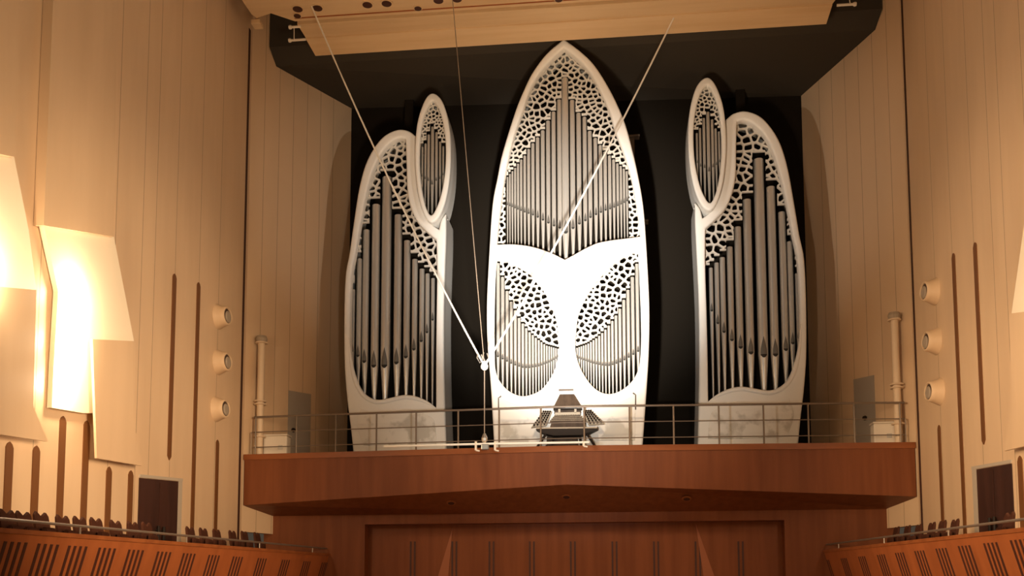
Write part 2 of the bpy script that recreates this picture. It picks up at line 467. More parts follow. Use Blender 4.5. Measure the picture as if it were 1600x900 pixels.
# ---- side galleries
def gal(s):
    """parapet line of the gallery: X, Z along Y"""
    A = np.array([s*7.0, 1.05, -2.83]); px, py = (0, 829) if s < 0 else (1600, 828)
    B = at(px, py, X=s*7.5); 
    B2 = A+(B-A)*1.25
    return A, B2
for s, nm in ((-1, 'left'), (1, 'right')):
    A, B = gal(s); d = B-A
    inn = np.array([-s*1., 0, 0]); und = np.array([s*.42, 0, -1.5])
    bm = bmesh.new()
    add_prism(bm, [tuple(A), tuple(B), tuple(B+und), tuple(A+und)], (s*.12, 0, 0))
    par = struct(obj('balcony_'+nm, bm, M_para), 'orange-brown wooden parapet of the %s side gallery' % nm, 'balcony')
    bm = bmesh.new()
    add_prism(bm, [tuple(A+[-s*.02, 0, .04]), tuple(B+[-s*.02, 0, .04]), tuple(B+[-s*.02, 0, -.03]), tuple(A+[-s*.02, 0, -.03])], (s*.2, 0, 0))
    obj('cap_rail', bm, M_mahogtrim, par)
    tops = [25, 76, 122, 168, 213, 257, 296, 335, 372, 410, 447, 480, 508] if s < 0 else [1291, 1318, 1346, 1376, 1405, 1436, 1470, 1506, 1547, 1590]
    nrm = np.cross(d, und); nrm /= np.linalg.norm(nrm)
    if nrm[0]*s > 0: nrm = -nrm
    dd = d/np.linalg.norm(d); uu = und/np.linalg.norm(und)
    def onp(px):
        # where the sight line over the slot group meets the parapet face
        lo, hi = 0., 1.
        return None
    for px in tops:
        ytop = np.interp(px, [0, 300, 524], [845, 865, 880]) if s < 0 else np.interp(px, [1280, 1440, 1600], [876, 860, 842])
        p = at_wall(px, ytop, tuple(A), tuple(nrm))
        bm = bmesh.new()
        for k in range(4):
            o = p+dd*((k-1.5)*.155)
            q = [o-dd*.035, o+dd*.035, o+dd*.035+uu*1.15, o-dd*.035+uu*1.15]
            add_prism(bm, [tuple(v+nrm*.006) for v in q], tuple(-nrm*.03))
        obj('vent_slot', bm, M_mahogdark, par)
    # gallery deck
    bm = bmesh.new()
    a0 = A+[s*.1, 0, -.95]; b0 = B+[s*.1, 0, -.95]
    add_prism(bm, [tuple(a0), tuple(b0), (s*XW, b0[1], b0[2]), (s*XW, a0[1], a0[2])], (0, 0, -.15))
    struct(obj('floor_gallery_'+nm, bm, M_mahogdark), 'deck of the %s side gallery' % nm, 'floor')
    # handrail above the parapet
    hr = thing('handrail', 'thin metal handrail on the %s gallery parapet' % nm, 'handrail', tuple(A+dd*6))
    bm = bmesh.new(); add_tube(bm, [tuple(A+[s*.08, 0, .19]), tuple(B+[s*.08, 0, .17])], .024)
    obj('rail', bm, M_rail, hr)
    for k in range(4):
        q = A+dd*(1.2+k*3.7)+np.array([s*.08, 0, 0])
        bm = bmesh.new(); add_tube(bm, [tuple(q), tuple(q+[0, 0, .18])], .016); obj('post', bm, M_rail, hr)
    base_at(hr)

# ---- slots in the side walls (structure)
tn = 3
def slot(s, Yc, z0, z1, w, pt_top=True, pt_bot=False, d=.02):
    global tn
    h = w/2; q = [(z0+(h if pt_bot else 0), -h), (z0, 0)] if pt_bot else [(z0, -h)]
    pts = [(Yc-h, z0+(h if pt_bot else 0))]
    if pt_bot: pts.append((Yc, z0))
    pts.append((Yc+h, z0+(h if pt_bot else 0)))
    pts.append((Yc+h, z1-h))
    if pt_top: pts += [(Yc+h*.6, z1-h*.35), (Yc, z1), (Yc-h*.6, z1-h*.35)]
    pts.append((Yc-h, z1-h))
    bm = bmesh.new(); add_prism(bm, [(s*(XW+.03), y, z) for y, z in pts], (-s*(.03+d), 0, 0))
    o = obj('trim_%d' % tn, bm, M_slot); tn += 1
    struct(o, 'dark pointed vertical slot in the %s maple wall' % ('left' if s < 0 else 'right'), 'trim')
for s in (-1, 1):
    q = at(272.7, 427.8, X=-XW) if s < 0 else at(1524, 378.4, X=XW)
    e = at(263.3, 719, X=-XW) if s < 0 else at(1537.7, 694.8, X=XW)
    slot(s, (q[1]+e[1])/2, e[2], q[2], .19, True, True)
    q = at(310, 441, X=-XW) if s < 0 else at(1490, 395.5, X=XW)
    slot(s, q[1], -4, q[2], .19)
    q = at(339.5, 687, X=-XW) if s < 0 else at(1467.6, 664, X=XW)
    slot(s, q[1], -4, q[2], .19)
for px, py in ((14.5, 690), (56.5, 696), (98, 650), (135, 657), (170, 729), (204, 735)):
    q = at(px, py, X=-XW); slot(-1, q[1], -4, q[2], .21)
q = at(1594, 712, X=XW); slot(1, q[1], -4, q[2], .21)

# ---- doors
dn = 1
for s in (-1, 1):
    if s < 0: a, b, j = (217, 744.6), (278, 750.4), (284, 751)
    else: a, b, j = (1581.4, 722), (1526.5, 731.5), (1519.8, 732.6)
    A, B, J = (at(*p, X=s*XW) for p in (a, b, j))
    zb = -3.95
    bm = bmesh.new()
    add_prism(bm, [tuple(A+[s*.10, 0, -.03]), tuple(B+[s*.10, 0, -.03]), (B[0]+s*.10, B[1], zb), (A[0]+s*.10, A[1], zb)], (-s*.115, 0, 0))
    d = struct(obj('door_%d' % dn, bm, M_door), 'dark brown double door in the %s gallery wall' % ('left' if s < 0 else 'right'), 'door'); dn += 1
    bm = bmesh.new()
    add_prism(bm, [(s*(XW+.01), B[1], B[2]), (s*(XW+.01), J[1], J[2]), (s*(XW+.01), J[1], zb), (s*(XW+.01), B[1], zb)], (-s*.03, 0, 0))
    add_prism(bm, [tuple(A+[0, 0, .05]), tuple(J+[0, 0, .05]), tuple(J+[0, 0, -.02]), tuple(A+[0, 0, -.02])], (-s*.03, 0, 0))
    obj('jamb', bm, M_jamb, d)
    ym = (A[1]+B[1])/2
    bm = bmesh.new(); add_box(bm, (s*XW-s*.03-.004, ym-.008, zb), (s*XW-s*.03+.004, ym+.008, A[2]-.02)); obj('meeting_stile', bm, M_mahogdark, d)
    for k in (-1, 1):
        bm = bmesh.new(); x = s*(XW-.09)
        add_tube(bm, [(x, ym+k*.13, -3.2), (x, ym+k*.13, -2.45)], .035)
        for z in (-3.1, -2.55): add_tube(bm, [(x, ym+k*.13, z), (s*(XW-.01), ym+k*.13, z)], .02)
        obj('handle', bm, M_ebony, d)
# service doors in the splayed walls
for s in (-1, 1):
    n = (1., -s*-BK*1., 0)  # normal of the splayed wall
    p0 = (s*XW, 0, 0); nv = (1, s*BK, 0)
    if s < 0: quad = [(450.5, 610), (485.5, 616), (485.5, 704), (450.5, 706)]
    else: quad = [(1334, 593), (1366, 586), (1366, 700), (1334, 700)]
    Q = [at_wall(x, y, p0, nv) for x, y in quad]
    inn = np.array([-s*1., -BK, 0])/math.sqrt(1+BK*BK)
    for k in (2, 3): Q[k][2] = 0.
    Q[2][:2] = Q[1][:2]; Q[3][:2] = Q[0][:2]
    bm = bmesh.new(); add_prism(bm, [tuple(q+inn*.015) for q in Q], tuple(-inn*.04))
    d = struct(obj('door_%d' % dn, bm, M_grey), 'plain service door in the %s splayed wall of the loft' % ('left' if s < 0 else 'right'), 'door'); dn += 1
    bm = bmesh.new(); ed = (Q[1]-Q[0]); c = Q[0]+ed*(.55 if s > 0 else .2)+inn*.05; c[2] = 1.0
    add_lathe(bm, tuple(c), [(.05, -.05), (.07, 0), (.05, .05)], 12, tuple(inn)); obj('handle', bm, M_ebony, d)

# ---- slanted wall facets with hidden uplights
def facet(name, pts_px, X, thick, m, s, parent=None):
    pts = []
    for p in pts_px:
        x = X if len(p) < 3 else p[2]
        q = at(p[0], p[1], X=-x); pts.append((s*-1*q[0]*1., q[1], q[2]))
    bm = bmesh.new(); add_prism(bm, pts, (s*thick, 0, 0))
    return obj(name, bm, m, parent)
def uplight(s, dx, which):
    if which == 0:
        lit = [(68.4, 352), (178, 370), (209.4, 533), (205, 645.5), (131, 645.5), (81, 637), (84, 570), (91, 455)]
        hood = [(74.6, 200), (68.4, 352), (178, 370), (183, 0), (84, -20)]
        shield = [(144.6, 530), (209.4, 533), (208.5, 655), (222.5, 728), (151.5, 716)]
        lamps = [(134, 458), (126, 530), (114, 598)]; 
    else:
        lit = [(-45, 232), (22, 245), (45, 360), (57, 453), (50, 560), (-45, 560)]
        hood = [(-45, 232), (22, 245), (30, 120), (30, -20), (-45, -20)]
        shield = [(-45, 444), (57, 453), (52, 635), (75, 690), (-45, 672)]
        lamps = [(-8, 400), (-16, 450)]
    side = 'left' if s < 0 else 'right'
    t = thing('wall_uplight', {(-1, 0): 'glowing wall light in a slanted maple recess, nearest to the left gallery door',
                               (-1, 1): 'glowing wall light cut by the left picture edge, behind a maple shield',
                               (1, 0): 'bright slanted maple wall light on the right wall above the slot by the door'}[(s, which)], 'wall light')
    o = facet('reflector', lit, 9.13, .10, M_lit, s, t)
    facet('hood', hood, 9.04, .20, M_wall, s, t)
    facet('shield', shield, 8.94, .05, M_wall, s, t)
    q = at(*lamps[0], X=-9.0); 
    L = lamps[0]; L2 = lamps[-1]
    a = at(L[0], L[1], X=-9.03); b = at(L2[0], L2[1], X=-9.06)
    bm = bmesh.new(); add_tube(bm, [(s*abs(a[0]), a[1], a[2]), (s*abs(b[0]), b[1], b[2])], .018)
    obj('lamp', bm, M_lamp, t)
    for i, (x, y) in enumerate(lamps):
        q = at(x, y, X=-8.86)
        ld = bpy.data.lights.new('uplight', 'POINT'); ld.energy = UPL[which]*(1., .95, .75)[i]; ld.color = (1, .74, .46); ld.shadow_soft_size = .08
        lo = bpy.data.objects.new('uplight', ld); C.objects.link(lo); lo.location = (s*abs(q[0]), q[1], q[2])
UPL = (115, 105)
uplight(-1, 0, 0); uplight(-1, 0, 1); uplight(1, 0, 0)

# ---- round nozzles on the side walls
names = ('topmost', 'middle', 'lowest')
for s in (-1, 1):
    pts = ((357, 494.2), (356.9, 565.6), (353.9, 639)) if s < 0 else ((1442.5, 456), (1445, 533.8), (1449.4, 612.4))
    for k, p in enumerate(pts):
        q = at(*p, X=s*(XW-.30)); c = (s*XW, q[1], q[2])
        t = thing('air_nozzle', '%s round wall nozzle of three beside the dark joint, %s side' % (names[k], 'left wall' if s < 0 else 'right wall'), 'nozzle', c)
        bm = bmesh.new()
        add_lathe(bm, c, [(.34, .01), (.33, .03), (.29, .12), (.255, .22), (.245, .30), (.225, .315), (.20, .31), (.19, .27)], 28, (-s, -.12, 0))
        obj('housing', bm, M_wall, t, angle=math.radians(50))
        bm = bmesh.new(); add_lathe(bm, c, [(.195, .24), (.195, .275), (.15, .285)], 24, (-s, -.12, 0)); obj('bowl', bm, mat('nozzle_bowl', (.06, .03, .015), .6) if 'nozzle_bowl' not in bpy.data.materials else bpy.data.materials['nozzle_bowl'], t)
        bm = bmesh.new(); qd = Vector(c)+Vector((-s*.28, -.034+.035, -.015)); add_lathe(bm, qd, [(.15, 0), (.155, .012), (.11, .035)], 24, (-s, -.12, 0)); obj('disc', bm, M_disc, t)
        base_at(t)

# ---- canopy
Zc = 12.52
def cz(px, py, Z=Zc): return at(px, py, Z=Z)
bl, br = at(493, 87.5, Y=.12), at(1291, 37.5, Y=.12)
s2l, s2r = at(477.8, 61.7, Y=-.45), at(1300.5, 7, Y=-.45)
s1l = at(464.5, 39.8, Y=-1.05); s1r = s1l.copy(); s1r[0] = -s1l[0]
z0 = (bl[2]+br[2])/2; bl[2] = br[2] = z0
z2 = (s2l[2]+s2r[2])/2; s2l[2] = s2r[2] = z2
Zu = s1l[2]+.03
bm = bmesh.new()
def board(a, b, c, d, t=.12):
    add_prism(bm, [tuple(a), tuple(b), tuple(c), tuple(d)], (0, 0, t))
can = thing('acoustic_canopy', 'pale wooden acoustic canopy hanging over the organ, seen from below', 'canopy', (0, -2, Zu))
board(bl, br, s2r, s2l); o1 = obj('rear_board', bm, M_canopy, can)
bm = bmesh.new(); e = np.array([0, 0, .03]); board(s2l+e, s2r+e, s1r+e, s1l+e); obj('middle_board', bm, M_canopy, can)
lp = [at(461, 36, Z=Zu), at(423, 23.4, Z=Zu), at(401, 31, Z=Zu), at(393, 25, Z=Zu), at(376, 0, Z=Zu), at(330, -70, Z=Zu)]
rp = [np.array([-p[0], p[1], p[2]]) for p in lp][::-1]
bm = bmesh.new(); add_prism(bm, [tuple(p+[0, 0, .05]) for p in lp+rp], (0, 0, .12)); obj('underside', bm, M_canopy, can)
e1 = at(464, 27, Z=Zu); 
bm = bmesh.new(); yy = float(at(600, 22, Z=Zu)[1]); add_box(bm, (s1l[0], yy-.03, Zu+.03), (-s1l[0], yy, Zu+.06)); obj('seam', bm, M_para, can)
for px, py in ((465, 16), (496, 14.5), (464.5, 26.5), (574, 9.5), (604, 7.5), (685, 2.7), (714, .5), (653, 15), (873, 1.5), (795, -4), (826, -6)):
    q = at(px, py, Z=Zu)
    t = bmesh.new(); r = .15 if (px, py) not in ((464.5, 26.5), (653, 15), (873, 1.5)) else .11
    add_lathe(t, (q[0], q[1], Zu+.03), [(r*1.15, 0), (r*1.15, .03)], 24); d = obj('downlight', t, M_canopy, can)
    t = bmesh.new(); add_lathe(t, (q[0], q[1], Zu+.022), [(r*.9, 0), (r*.9, .012)], 24); obj('lamp_hole', t, M_mahogdark, d)
for s in (-1, 1):
    for (xa, ya), (xb, yb), Y in (((453.5, 42), (470, 42), -1.0), ((453, 62.7), (478, 62), -.48)):
        a, b = at(xa, ya, Y=Y), at(xb, yb, Y=Y); a[2] = b[2] = (a[2]+b[2])/2
        bm = bmesh.new(); add_tube(bm, [(-s*a[0], a[1], a[2]), (-s*b[0]-(-s)*.0, b[1], b[2])], .035); add_lathe(bm, (-s*a[0], a[1], a[2]), [(.05, -.04), (.06, 0), (.05, .04)], 12, (1, 0, 0))
        obj('end_rod', bm, M_whitebox, can)
    a, b = at(459.5, 43, Y=-1.), at(459.5, 62, Y=-.48)
    bm = bmesh.new(); add_tube(bm, [(-s*a[0], a[1], a[2]), (-s*b[0], b[1], b[2])], .012); obj('tie_wire', bm, M_whitebox, can)
    q = at(402, 36, Z=Zu)
    bm = bmesh.new(); add_box(bm, (-s*q[0]-.13, q[1]-.15, q[2]-.10), (-s*q[0]+.13, q[1]+.15, q[2]+.03), .02); add_tube(bm, [(-s*q[0], q[1], q[2]+.02), (-s*q[0], q[1], q[2]+.25)], .06); obj('corner_bracket', bm, M_canopy, can)
base_at(can)

# ================================================================== LOFT FURNITURE
rl = thing('railing', 'thin three-bar metal railing along the front edge of the organ loft', 'railing', (0, YC+.1, 0))
posts = [399, 463, 524.5, 588, 650, 716, 780, 845, 913, 984, 1053, 1124, 1194, 1264, 1336, 1408]
def rail_pt(x): return (x, fy(x)+.10)
xsr = []
for px in posts:
    x = float(at(px, 690, Y=-.15)[0]); q = at(px, 690, Y=fy(x)+.1); xsr.append(float(q[0]))
H = 1.09
for (z, r) in ((H, .030), (H*.60, .014), (H*.20, .014)):
    bm = bmesh.new(); add_tube(bm, [(xsr[0]-.05, fy(xsr[0])+.1, z), (0, YC+.1, z), (xsr[-1]+.12, fy(xsr[-1])+.1, z)], r); obj('top_rail' if r > .02 else 'mid_rail', bm, M_rail, rl)
for x in xsr:
    bm = bmesh.new(); add_tube(bm, [(x, fy(x)+.1, -.02), (x, fy(x)+.1, H)], .024); add_lathe(bm, (x, fy(x)+.1, -.02), [(.055, 0), (.055, .02)], 12); obj('post', bm, M_rail, rl)
for s, x in ((-1, xsr[0]), (1, xsr[-1])):
    bm = bmesh.new(); add_tube(bm, [(x, fy(x)+.1, H*.6), (x+s*.13, fy(x)+.1, H*.6), (x+s*.13, fy(x)+.1, 0)], .014); obj('return_bar', bm, M_rail, rl)
base_at(rl)

for s in (-1, 1):                                        # white riser pipes and white boxes at both ends of the loft
    nm = 'left' if s < 0 else 'right'
    x = float(at(407, 620, Y=.28)[0]) if s < 0 else float(at(1401, 600, Y=.28)[0])
    zt = float(at(408, 536, Y=.28)[2]) if s < 0 else float(at(1399, 500, Y=.28)[2])
    zm = float(at(406, 632, Y=.28)[2]) if s < 0 else float(at(1402, 606, Y=.28)[2])
    t = thing('riser_pipe', 'pale vertical pipe with flange collars at the %s end of the loft railing' % nm, 'pipe', (x, .28, 0))
    bm = bmesh.new(); add_lathe(bm, (x, .28, 0), [(.10, -.02), (.10, zt)], 16); obj('shaft', bm, M_ppipe, t, angle=.7)
    for z in (zt, zm, zm+.09, .55):
        bm = bmesh.new(); add_lathe(bm, (x, .28, z), [(.17, -.02), (.18, 0), (.17, .02)], 20); obj('flange', bm, M_ppipe, t)
    bm = bmesh.new(); add_lathe(bm, (x, .28, zt), [(.15, .02), (.17, .12), (.14, .2)], 16); obj('cap', bm, mat('pipe_cap', (.35, .27, .19), .7) if 'pipe_cap' not in bpy.data.materials else bpy.data.materials['pipe_cap'], t)
    base_at(t)
    xa = [float(at(p, 690, Y=.42)[0]) for p in ((411, 448) if s < 0 else (1366, 1401))]
    za = .60
    bm = bmesh.new(); add_box(bm, (xa[0], .42, 0), (xa[1], .78, za), .03)
    t = thing('white_box', 'white box standing on the loft behind the %s end of the railing' % nm, 'box', ((xa[0]+xa[1])/2, .6, 0))
    obj('body', bm, M_whitebox, t)
    bm = bmesh.new(); add_box(bm, (xa[0]-.02, .40, za), (xa[1]+.02, .80, za+.05), .015); obj('lid', bm, M_whitebox, t)
    bm = bmesh.new(); add_box(bm, (xa[1]-.25, .405, .2), (xa[1]-.12, .425, .32), .004); obj('latch', bm, M_steel, t)
    base_at(t)

# ---- seats in the galleries
def make_seat(first=None):
    t = thing('theatre_seat', 'x', 'seat', (0, 0, 0), 'gallery seats')
    # local: faces +x, origin on deck
    bm = bmesh.new()
    prof = [(-.19, 0), (-.20, .36), (-.19, .52), (-.13, .58), (-.05, .53), (0, .47), (.05, .53), (.13, .58), (.19, .52), (.20, .36), (.19, 0)]
    add_prism(bm, [(-.16*z, y, .42+z) for y, z in prof], (-.05, 0, .01)); bmesh.ops.bevel(bm, geom=bm.edges[:], offset=.01, segments=1, affect='EDGES')
    obj('backrest', bm, M_seat, t)
    bm = bmesh.new(); add_prism(bm, [(.02, -.165, .40), (.02, .165, .40), (.0, .15, .74), (.0, -.15, .74)], (.09, 0, 0)); bmesh.ops.bevel(bm, geom=bm.edges[:], offset=.02, segments=2, affect='EDGES')
    obj('seat_cushion', bm, M_seat, t)
    for k in (-1, 1):
        bm = bmesh.new(); add_box(bm, (-.06, k*.19-.012, 0), (.06, k*.19+.012, .46), .004); obj('leg', bm, M_seatw, t)
    return t
def dup(root):
    r = root.copy(); C.objects.link(r)
    for ch in root.children:
        c = ch.copy(); C.objects.link(c); c.parent = r
    return r
seatL = [(-3, 796), (23, 799), (51, 800), (85, 805), (112, 807), (138, 809), (169, 813), (196, 815), (218, 816), (287, 823), (308, 825), (329, 827), (354, 829), (373, 830), (393, 832)]
seatR = [(1410.5, 823), (1428, 821), (1446, 819), (1467, 816), (1484, 813), (1504, 811), (1591, 800)]
proto = None
ords = ['nearest to the stage', 'second from the stage', 'third from the stage', 'fourth from the stage', 'fifth from the stage', 'sixth from the stage, just past the door',
        'seventh from the stage, in front of the door', 'eighth from the stage', 'ninth from the stage', 'tenth from the stage', 'eleventh from the stage',
        'twelfth from the stage', 'thirteenth from the stage', 'fourteenth from the stage', 'at the left picture edge']
for s, lst in ((-1, seatL[::-1]), (1, seatR)):
    for k, (px, py) in enumerate(lst):
        q = at(px, py, X=s*8.25)
        t = make_seat() if proto is None else dup(proto)
        if proto is None: proto = t
        t.location = (s*8.0, q[1], q[2]-1.0); t.rotation_euler = (0, 0, 0 if s < 0 else PI)
        o = ords[k]
        if s > 0: o = ['nearest to the stage', 'second from the stage', 'third from the stage', 'fourth from the stage', 'fifth from the stage', 'sixth from the stage, beside the door', 'beyond the door at the picture edge'][k]
        t['label'] = 'dark gallery seat behind the %s parapet, %s' % ('left' if s < 0 else 'right', o)
        t['group'] = 'seats in the %s gallery' % ('left' if s < 0 else 'right')

# ---- brackets behind the organ
for px, py, nm in ((640, 115, 'left'), (1155, 87, 'right')):
    q = at(px, py, Y=3.5)
    t = thing('ceiling_bracket', 'black steel bracket under the dark ceiling above the %s organ tower' % nm, 'bracket', tuple(q))
    bm = bmesh.new(); add_box(bm, (q[0]-.24, 3.35, q[2]-.06), (q[0]+.24, 3.7, q[2]+.5)); obj('plate', bm, M_void, t)
    bm = bmesh.new(); add_box(bm, (q[0]-.14, 3.45, q[2]-3), (q[0]+.14, 3.65, q[2]-.05)); obj('post', bm, M_void, t); base_at(t)
a, b = at(985, 214, Y=2.6), at(1000, 214, Y=2.6)
t = thing('steel_frame', 'brown steel support frame rising behind the right flank of the central organ tower', 'frame', (a[0], 2.6, 0))
bm = bmesh.new(); add_box(bm, (a[0]-.25, 2.6, 0), (a[0]+.12, 2.75, a[2])); obj('post', bm, M_frame, t)
bm = bmesh.new(); add_box(bm, (a[0]-.4, 2.55, a[2]), (a[0]+.28, 2.8, a[2]+.05)); obj('top_plate', bm, M_frame, t)
c = at(1008, 347, Y=2.6)
bm = bmesh.new(); add_box(bm, (a[0]-.2, 2.55, c[2]), (c[0]+.1, 2.8, c[2]+.06)); obj('shelf_plate', bm, M_frame, t); base_at(t)

# ================================================================== ORGAN
def resample(lp, n):
    A = np.array(lp+[lp[0]]); d = np.r_[0, np.cumsum(np.hypot(*np.diff(A, axis=0).T))]
    t = np.linspace(0, d[-1], n, endpoint=False); return list(zip(np.interp(t, d, A[:, 0]), np.interp(t, d, A[:, 1])))

# ---------- side towers
YT, YP = 2.0, 1.72
OUT = [(555.6, 703), (550, 670), (545, 631), (540.6, 578), (539.6, 507), (541.5, 436), (548, 397), (555, 347), (563, 297), (573, 260), (587, 233), (603, 215), (623, 206), (640, 208), (651, 216), (653, 260), (655.5, 300), (662, 330), (672, 350), (687, 361), (691, 346), (698, 336), (698, 370), (696, 430), (694.5, 500), (695.5, 600), (699.6, 703)]
OUTC = (0, 14, 19, 21, 26)
OPN = [(635, 220), (636.5, 263), (637.5, 297), (642, 323), (652, 347), (667, 363), (683, 377), (684, 430), (683, 500), (682.5, 560), (682.5, 638), (669, 631), (651.6, 624.7), (634, 622.5), (616, 626), (596.5, 630), (580.5, 627), (566, 615), (555.6, 592), (550, 560), (548.5, 507), (550.5, 436), (557, 397), (565.5, 347), (575, 300), (585, 267), (598, 241), (613, 225), (625, 219)]
OPNC = (0, 6, 10)
PIPX = [552, 562, 572.6, 588, 605, 622.5, 636.5, 648.5, 659.5, 668, 676.5]
PIPT = [453, 405, 360, 321, 278, 337, 377, 406, 421, 428, 435]
PIPM = [549, 556, 565, 572, 572, 567, 558, 546, 533, 519, 499.5]
PIPW = [7, 9, 11, 13.5, 16, 13, 11, 9.5, 8.5, 7.5, 6.5]
POD_O = [(677, 148), (689, 156), (698, 177), (704, 210), (705, 250), (702.5, 285), (696, 318), (686, 341), (674, 349), (664, 338), (655, 310), (650, 270), (649.3, 235), (652, 200), (658, 175), (667, 155)]
POD_I = [(677, 160), (685, 169), (692, 190), (696.5, 220), (697, 250), (695, 278), (689.5, 307), (682, 328), (674.5, 338), (667, 328), (660.5, 303), (656.5, 270), (656, 240), (658, 210), (662.5, 186), (670, 167)]
def side_tower(s):
    def L(pts, Y): return [(x*(-s), z) for x, z in xz(pts, Y)]
    nm = 'left' if s < 0 else 'right'
    t = thing('organ_tower', 'white curved organ tower on the %s with a small oval pod at its top' % nm, 'pipe organ', (s*4.6, YT+.4, 0), None)
    o = L(OUT, YT); o[0] = (o[0][0], 0.); o[-1] = (o[-1][0], 0.)
    o = spline(o, OUTC); op = spline(L(OPN, YT), OPNC)
    plate('case_front', [o, op], YT, .10, .065, M_white, t, 3)
    inset = [(x, z) for x, z in o]
    shell('case_side', inset, YT+.05, YT+1.2, M_white, t)
    plate('case_back', [o], YT+1.15, .02, 0, M_void, t)
    lowrim = spline(L([(684, 641)]+OPN[11:19]+[(549.5, 560), (547, 530)], YT), closed=False)
    tube_xz('opening_rim', lowrim, YT-.14, [.075*min(1, .25+min(i, len(lowrim)-1-i)/14) for i in range(len(lowrim))], M_white, t, closed=False)
    # recessed inner lining: dark board behind the pipes
    plate('backing', [op], YT+.78, .01, .0, M_void, t)
    # carved relief on the base
    bz = [(x, z) for x, z in spline(L([(566, 640), (580, 645), (596, 648), (616, 645), (634, 640), (651, 643), (668, 650), (680, 660), (684, 695), (640, 697), (600, 697), (570, 697), (560, 665)], YT), (0, 8, 11))]
    bz = [(x, max(z, .02)) for x, z in bz]
    plate('relief_panel', [bz], YT-.168, .012, .008, M_base, t)
    px, tp, low = [], [], lower_edge(op)
    YPi = YT+.30
    for i in range(11):
        p = at(PIPX[i], PIPT[i], Y=YPi); x = -s*p[0]
        r = PIPW[i]/2*(YPi-CAM[1])/F*.985
        zm = float(at(PIPX[i], PIPM[i], Y=YPi)[2]); zfoot = low(x)-.25
        pipe(t, x, YPi+(0 if i < 9 else .02), p[2], zm, zfoot, r, r*3.6)
        px.append(x); tp.append(p[2])
    st = stepped(px, tp, .17, None, .07)
    lo = min(px)-.06 if s < 0 else max(px)+.06
    def lowf(x):
        if (s < 0 and x < px[0]-.05) or (s > 0 and x > px[0]+.05): return tp[0]-.35
        if (s < 0 and x > px[-1]+.05) or (s > 0 and x < px[-1]-.05): return tp[-1]+.05
        i = int(np.argmin([abs(x-q)-w/2*.0187 for q, w in zip(px, PIPW)])); return tp[i]+.17
    screen('carved_screen', op, lowf, YT+.12, .24, .026, .0165, M_screen, t, thick=.07)
    # oval pod
    po, pi = spline(L(POD_O, YP)), spline(L(POD_I, YP))
    pod = plate('oval_pod', [po, pi], YP, .06, .05, M_white, t)
    shell('pod_side', po, YP+.03, YP+1.0, M_white, pod)
    plate('pod_backing', [pi], YP+.55, .01, 0, M_void, pod)
    lowp = lower_edge(pi)
    X7 = [660, 664.8, 669.8, 676, 682.3, 688, 692.8]; T7 = [230, 225, 211, 199, 207.5, 222, 229]; M7 = [277, 281, 284, 290, 284, 281, 275]; W7 = [3.4, 3.8, 4.6, 5.6, 4.6, 3.8, 3.4]
    pxx, tpp = [], []
    for i in range(7):
        p = at(X7[i], T7[i], Y=YP+.2); x = -s*p[0]; r = W7[i]/2*(YP+.2-CAM[1])/F
        q = pipe(pod, x, YP+.2, p[2], float(at(X7[i], M7[i], Y=YP+.2)[2]), lowp(x)-.15, r, r*3.2, 10, one=True)
        pxx.append(x); tpp.append(p[2])
    def lp7(x):
        i = int(np.argmin([abs(x-q) for q in pxx])); return tpp[i]+.07
    screen('pod_screen', pi, lp7, YP+.06, .13, .016, .011, M_screen, pod, thick=.04)
    return t
towers = [side_tower(-1), side_tower(1)]

# ---------- central tower
Y0 = .42
CO = [(773.5, 703), (767.5, 603), (762.8, 545), (761.5, 480), (765.6, 393), (770.5, 322), (778, 281), (784, 250), (793, 218), (806.7, 175.6), (819, 145), (833, 117), (854.7, 88), (881.5, 65),
      (908, 85), (929, 106), (950.7, 140), (968.4, 175.6), (979, 204), (988, 238), (996, 273), (1004.5, 322), (1009, 376), (1014.2, 475), (1013.7, 545), (1010.6, 603), (1003.5, 703)]
COC = (0, 13, 26)
CU = [(882, 78.7), (860, 99), (842, 120), (828, 145), (815.6, 181), (807.5, 203), (798, 236.7), (790, 275), (784, 315), (779.6, 351.6), (777, 384.6), (800, 384), (822, 386), (838, 389.5), (852, 394), (868, 400.5), (882.8, 408),
      (897, 400.5), (910, 393), (922, 387), (936, 381.5), (958, 377.5), (980, 374.8), (1000.5, 372), (998, 350), (993, 315), (984.5, 273), (972.7, 236.7), (960, 203), (954, 181), (940, 149), (922, 117), (901, 94)]
CUC = (0, 10, 16, 23)
CL = [(777, 403.5), (787.4, 406), (803, 413), (825, 426), (841, 442), (855, 462.4), (864, 480), (870.5, 499), (875, 523), (876, 546.7), (873, 566), (866.7, 586), (853, 607), (840, 617), (823, 622.5), (810, 621.7), (793, 613), (780, 598), (773.5, 580), (772.3, 556), (772, 500), (774, 430)]
CR = [(997.8, 391.7), (981, 397.5), (961, 411), (945, 425.5), (930.6, 442), (916, 464), (907.5, 482), (901.5, 499), (898.5, 523), (897.5, 546.7), (901.7, 569), (911.7, 590), (925, 607.5), (938, 616.5), (951.7, 619.5), (968, 615.5), (986.5, 601.7), (999, 580), (1003, 548), (1003, 500), (1000, 420)]
t = thing('organ_tower', 'tall pointed white central organ tower with two eye-shaped pipe fields behind the console', 'pipe organ', (-.05, Y0+.4, 0))
ctr = t
o = xz(CO, Y0); o[0] = (o[0][0], 0.); o[-1] = (o[-1][0], 0.)
o = spline(o, COC); up = spline(xz(CU, Y0), CUC); el = spline(xz(CL, Y0), (0,)); er = spline(xz(CR, Y0), (0,))
plate('case_front', [o, up, el, er], Y0, .10, .07, M_white, t, 3)
shell('case_side', o, Y0+.05, Y0+1.1, M_white, t)
plate('case_back', [o], Y0+1.08, .02, 0, M_void, t)
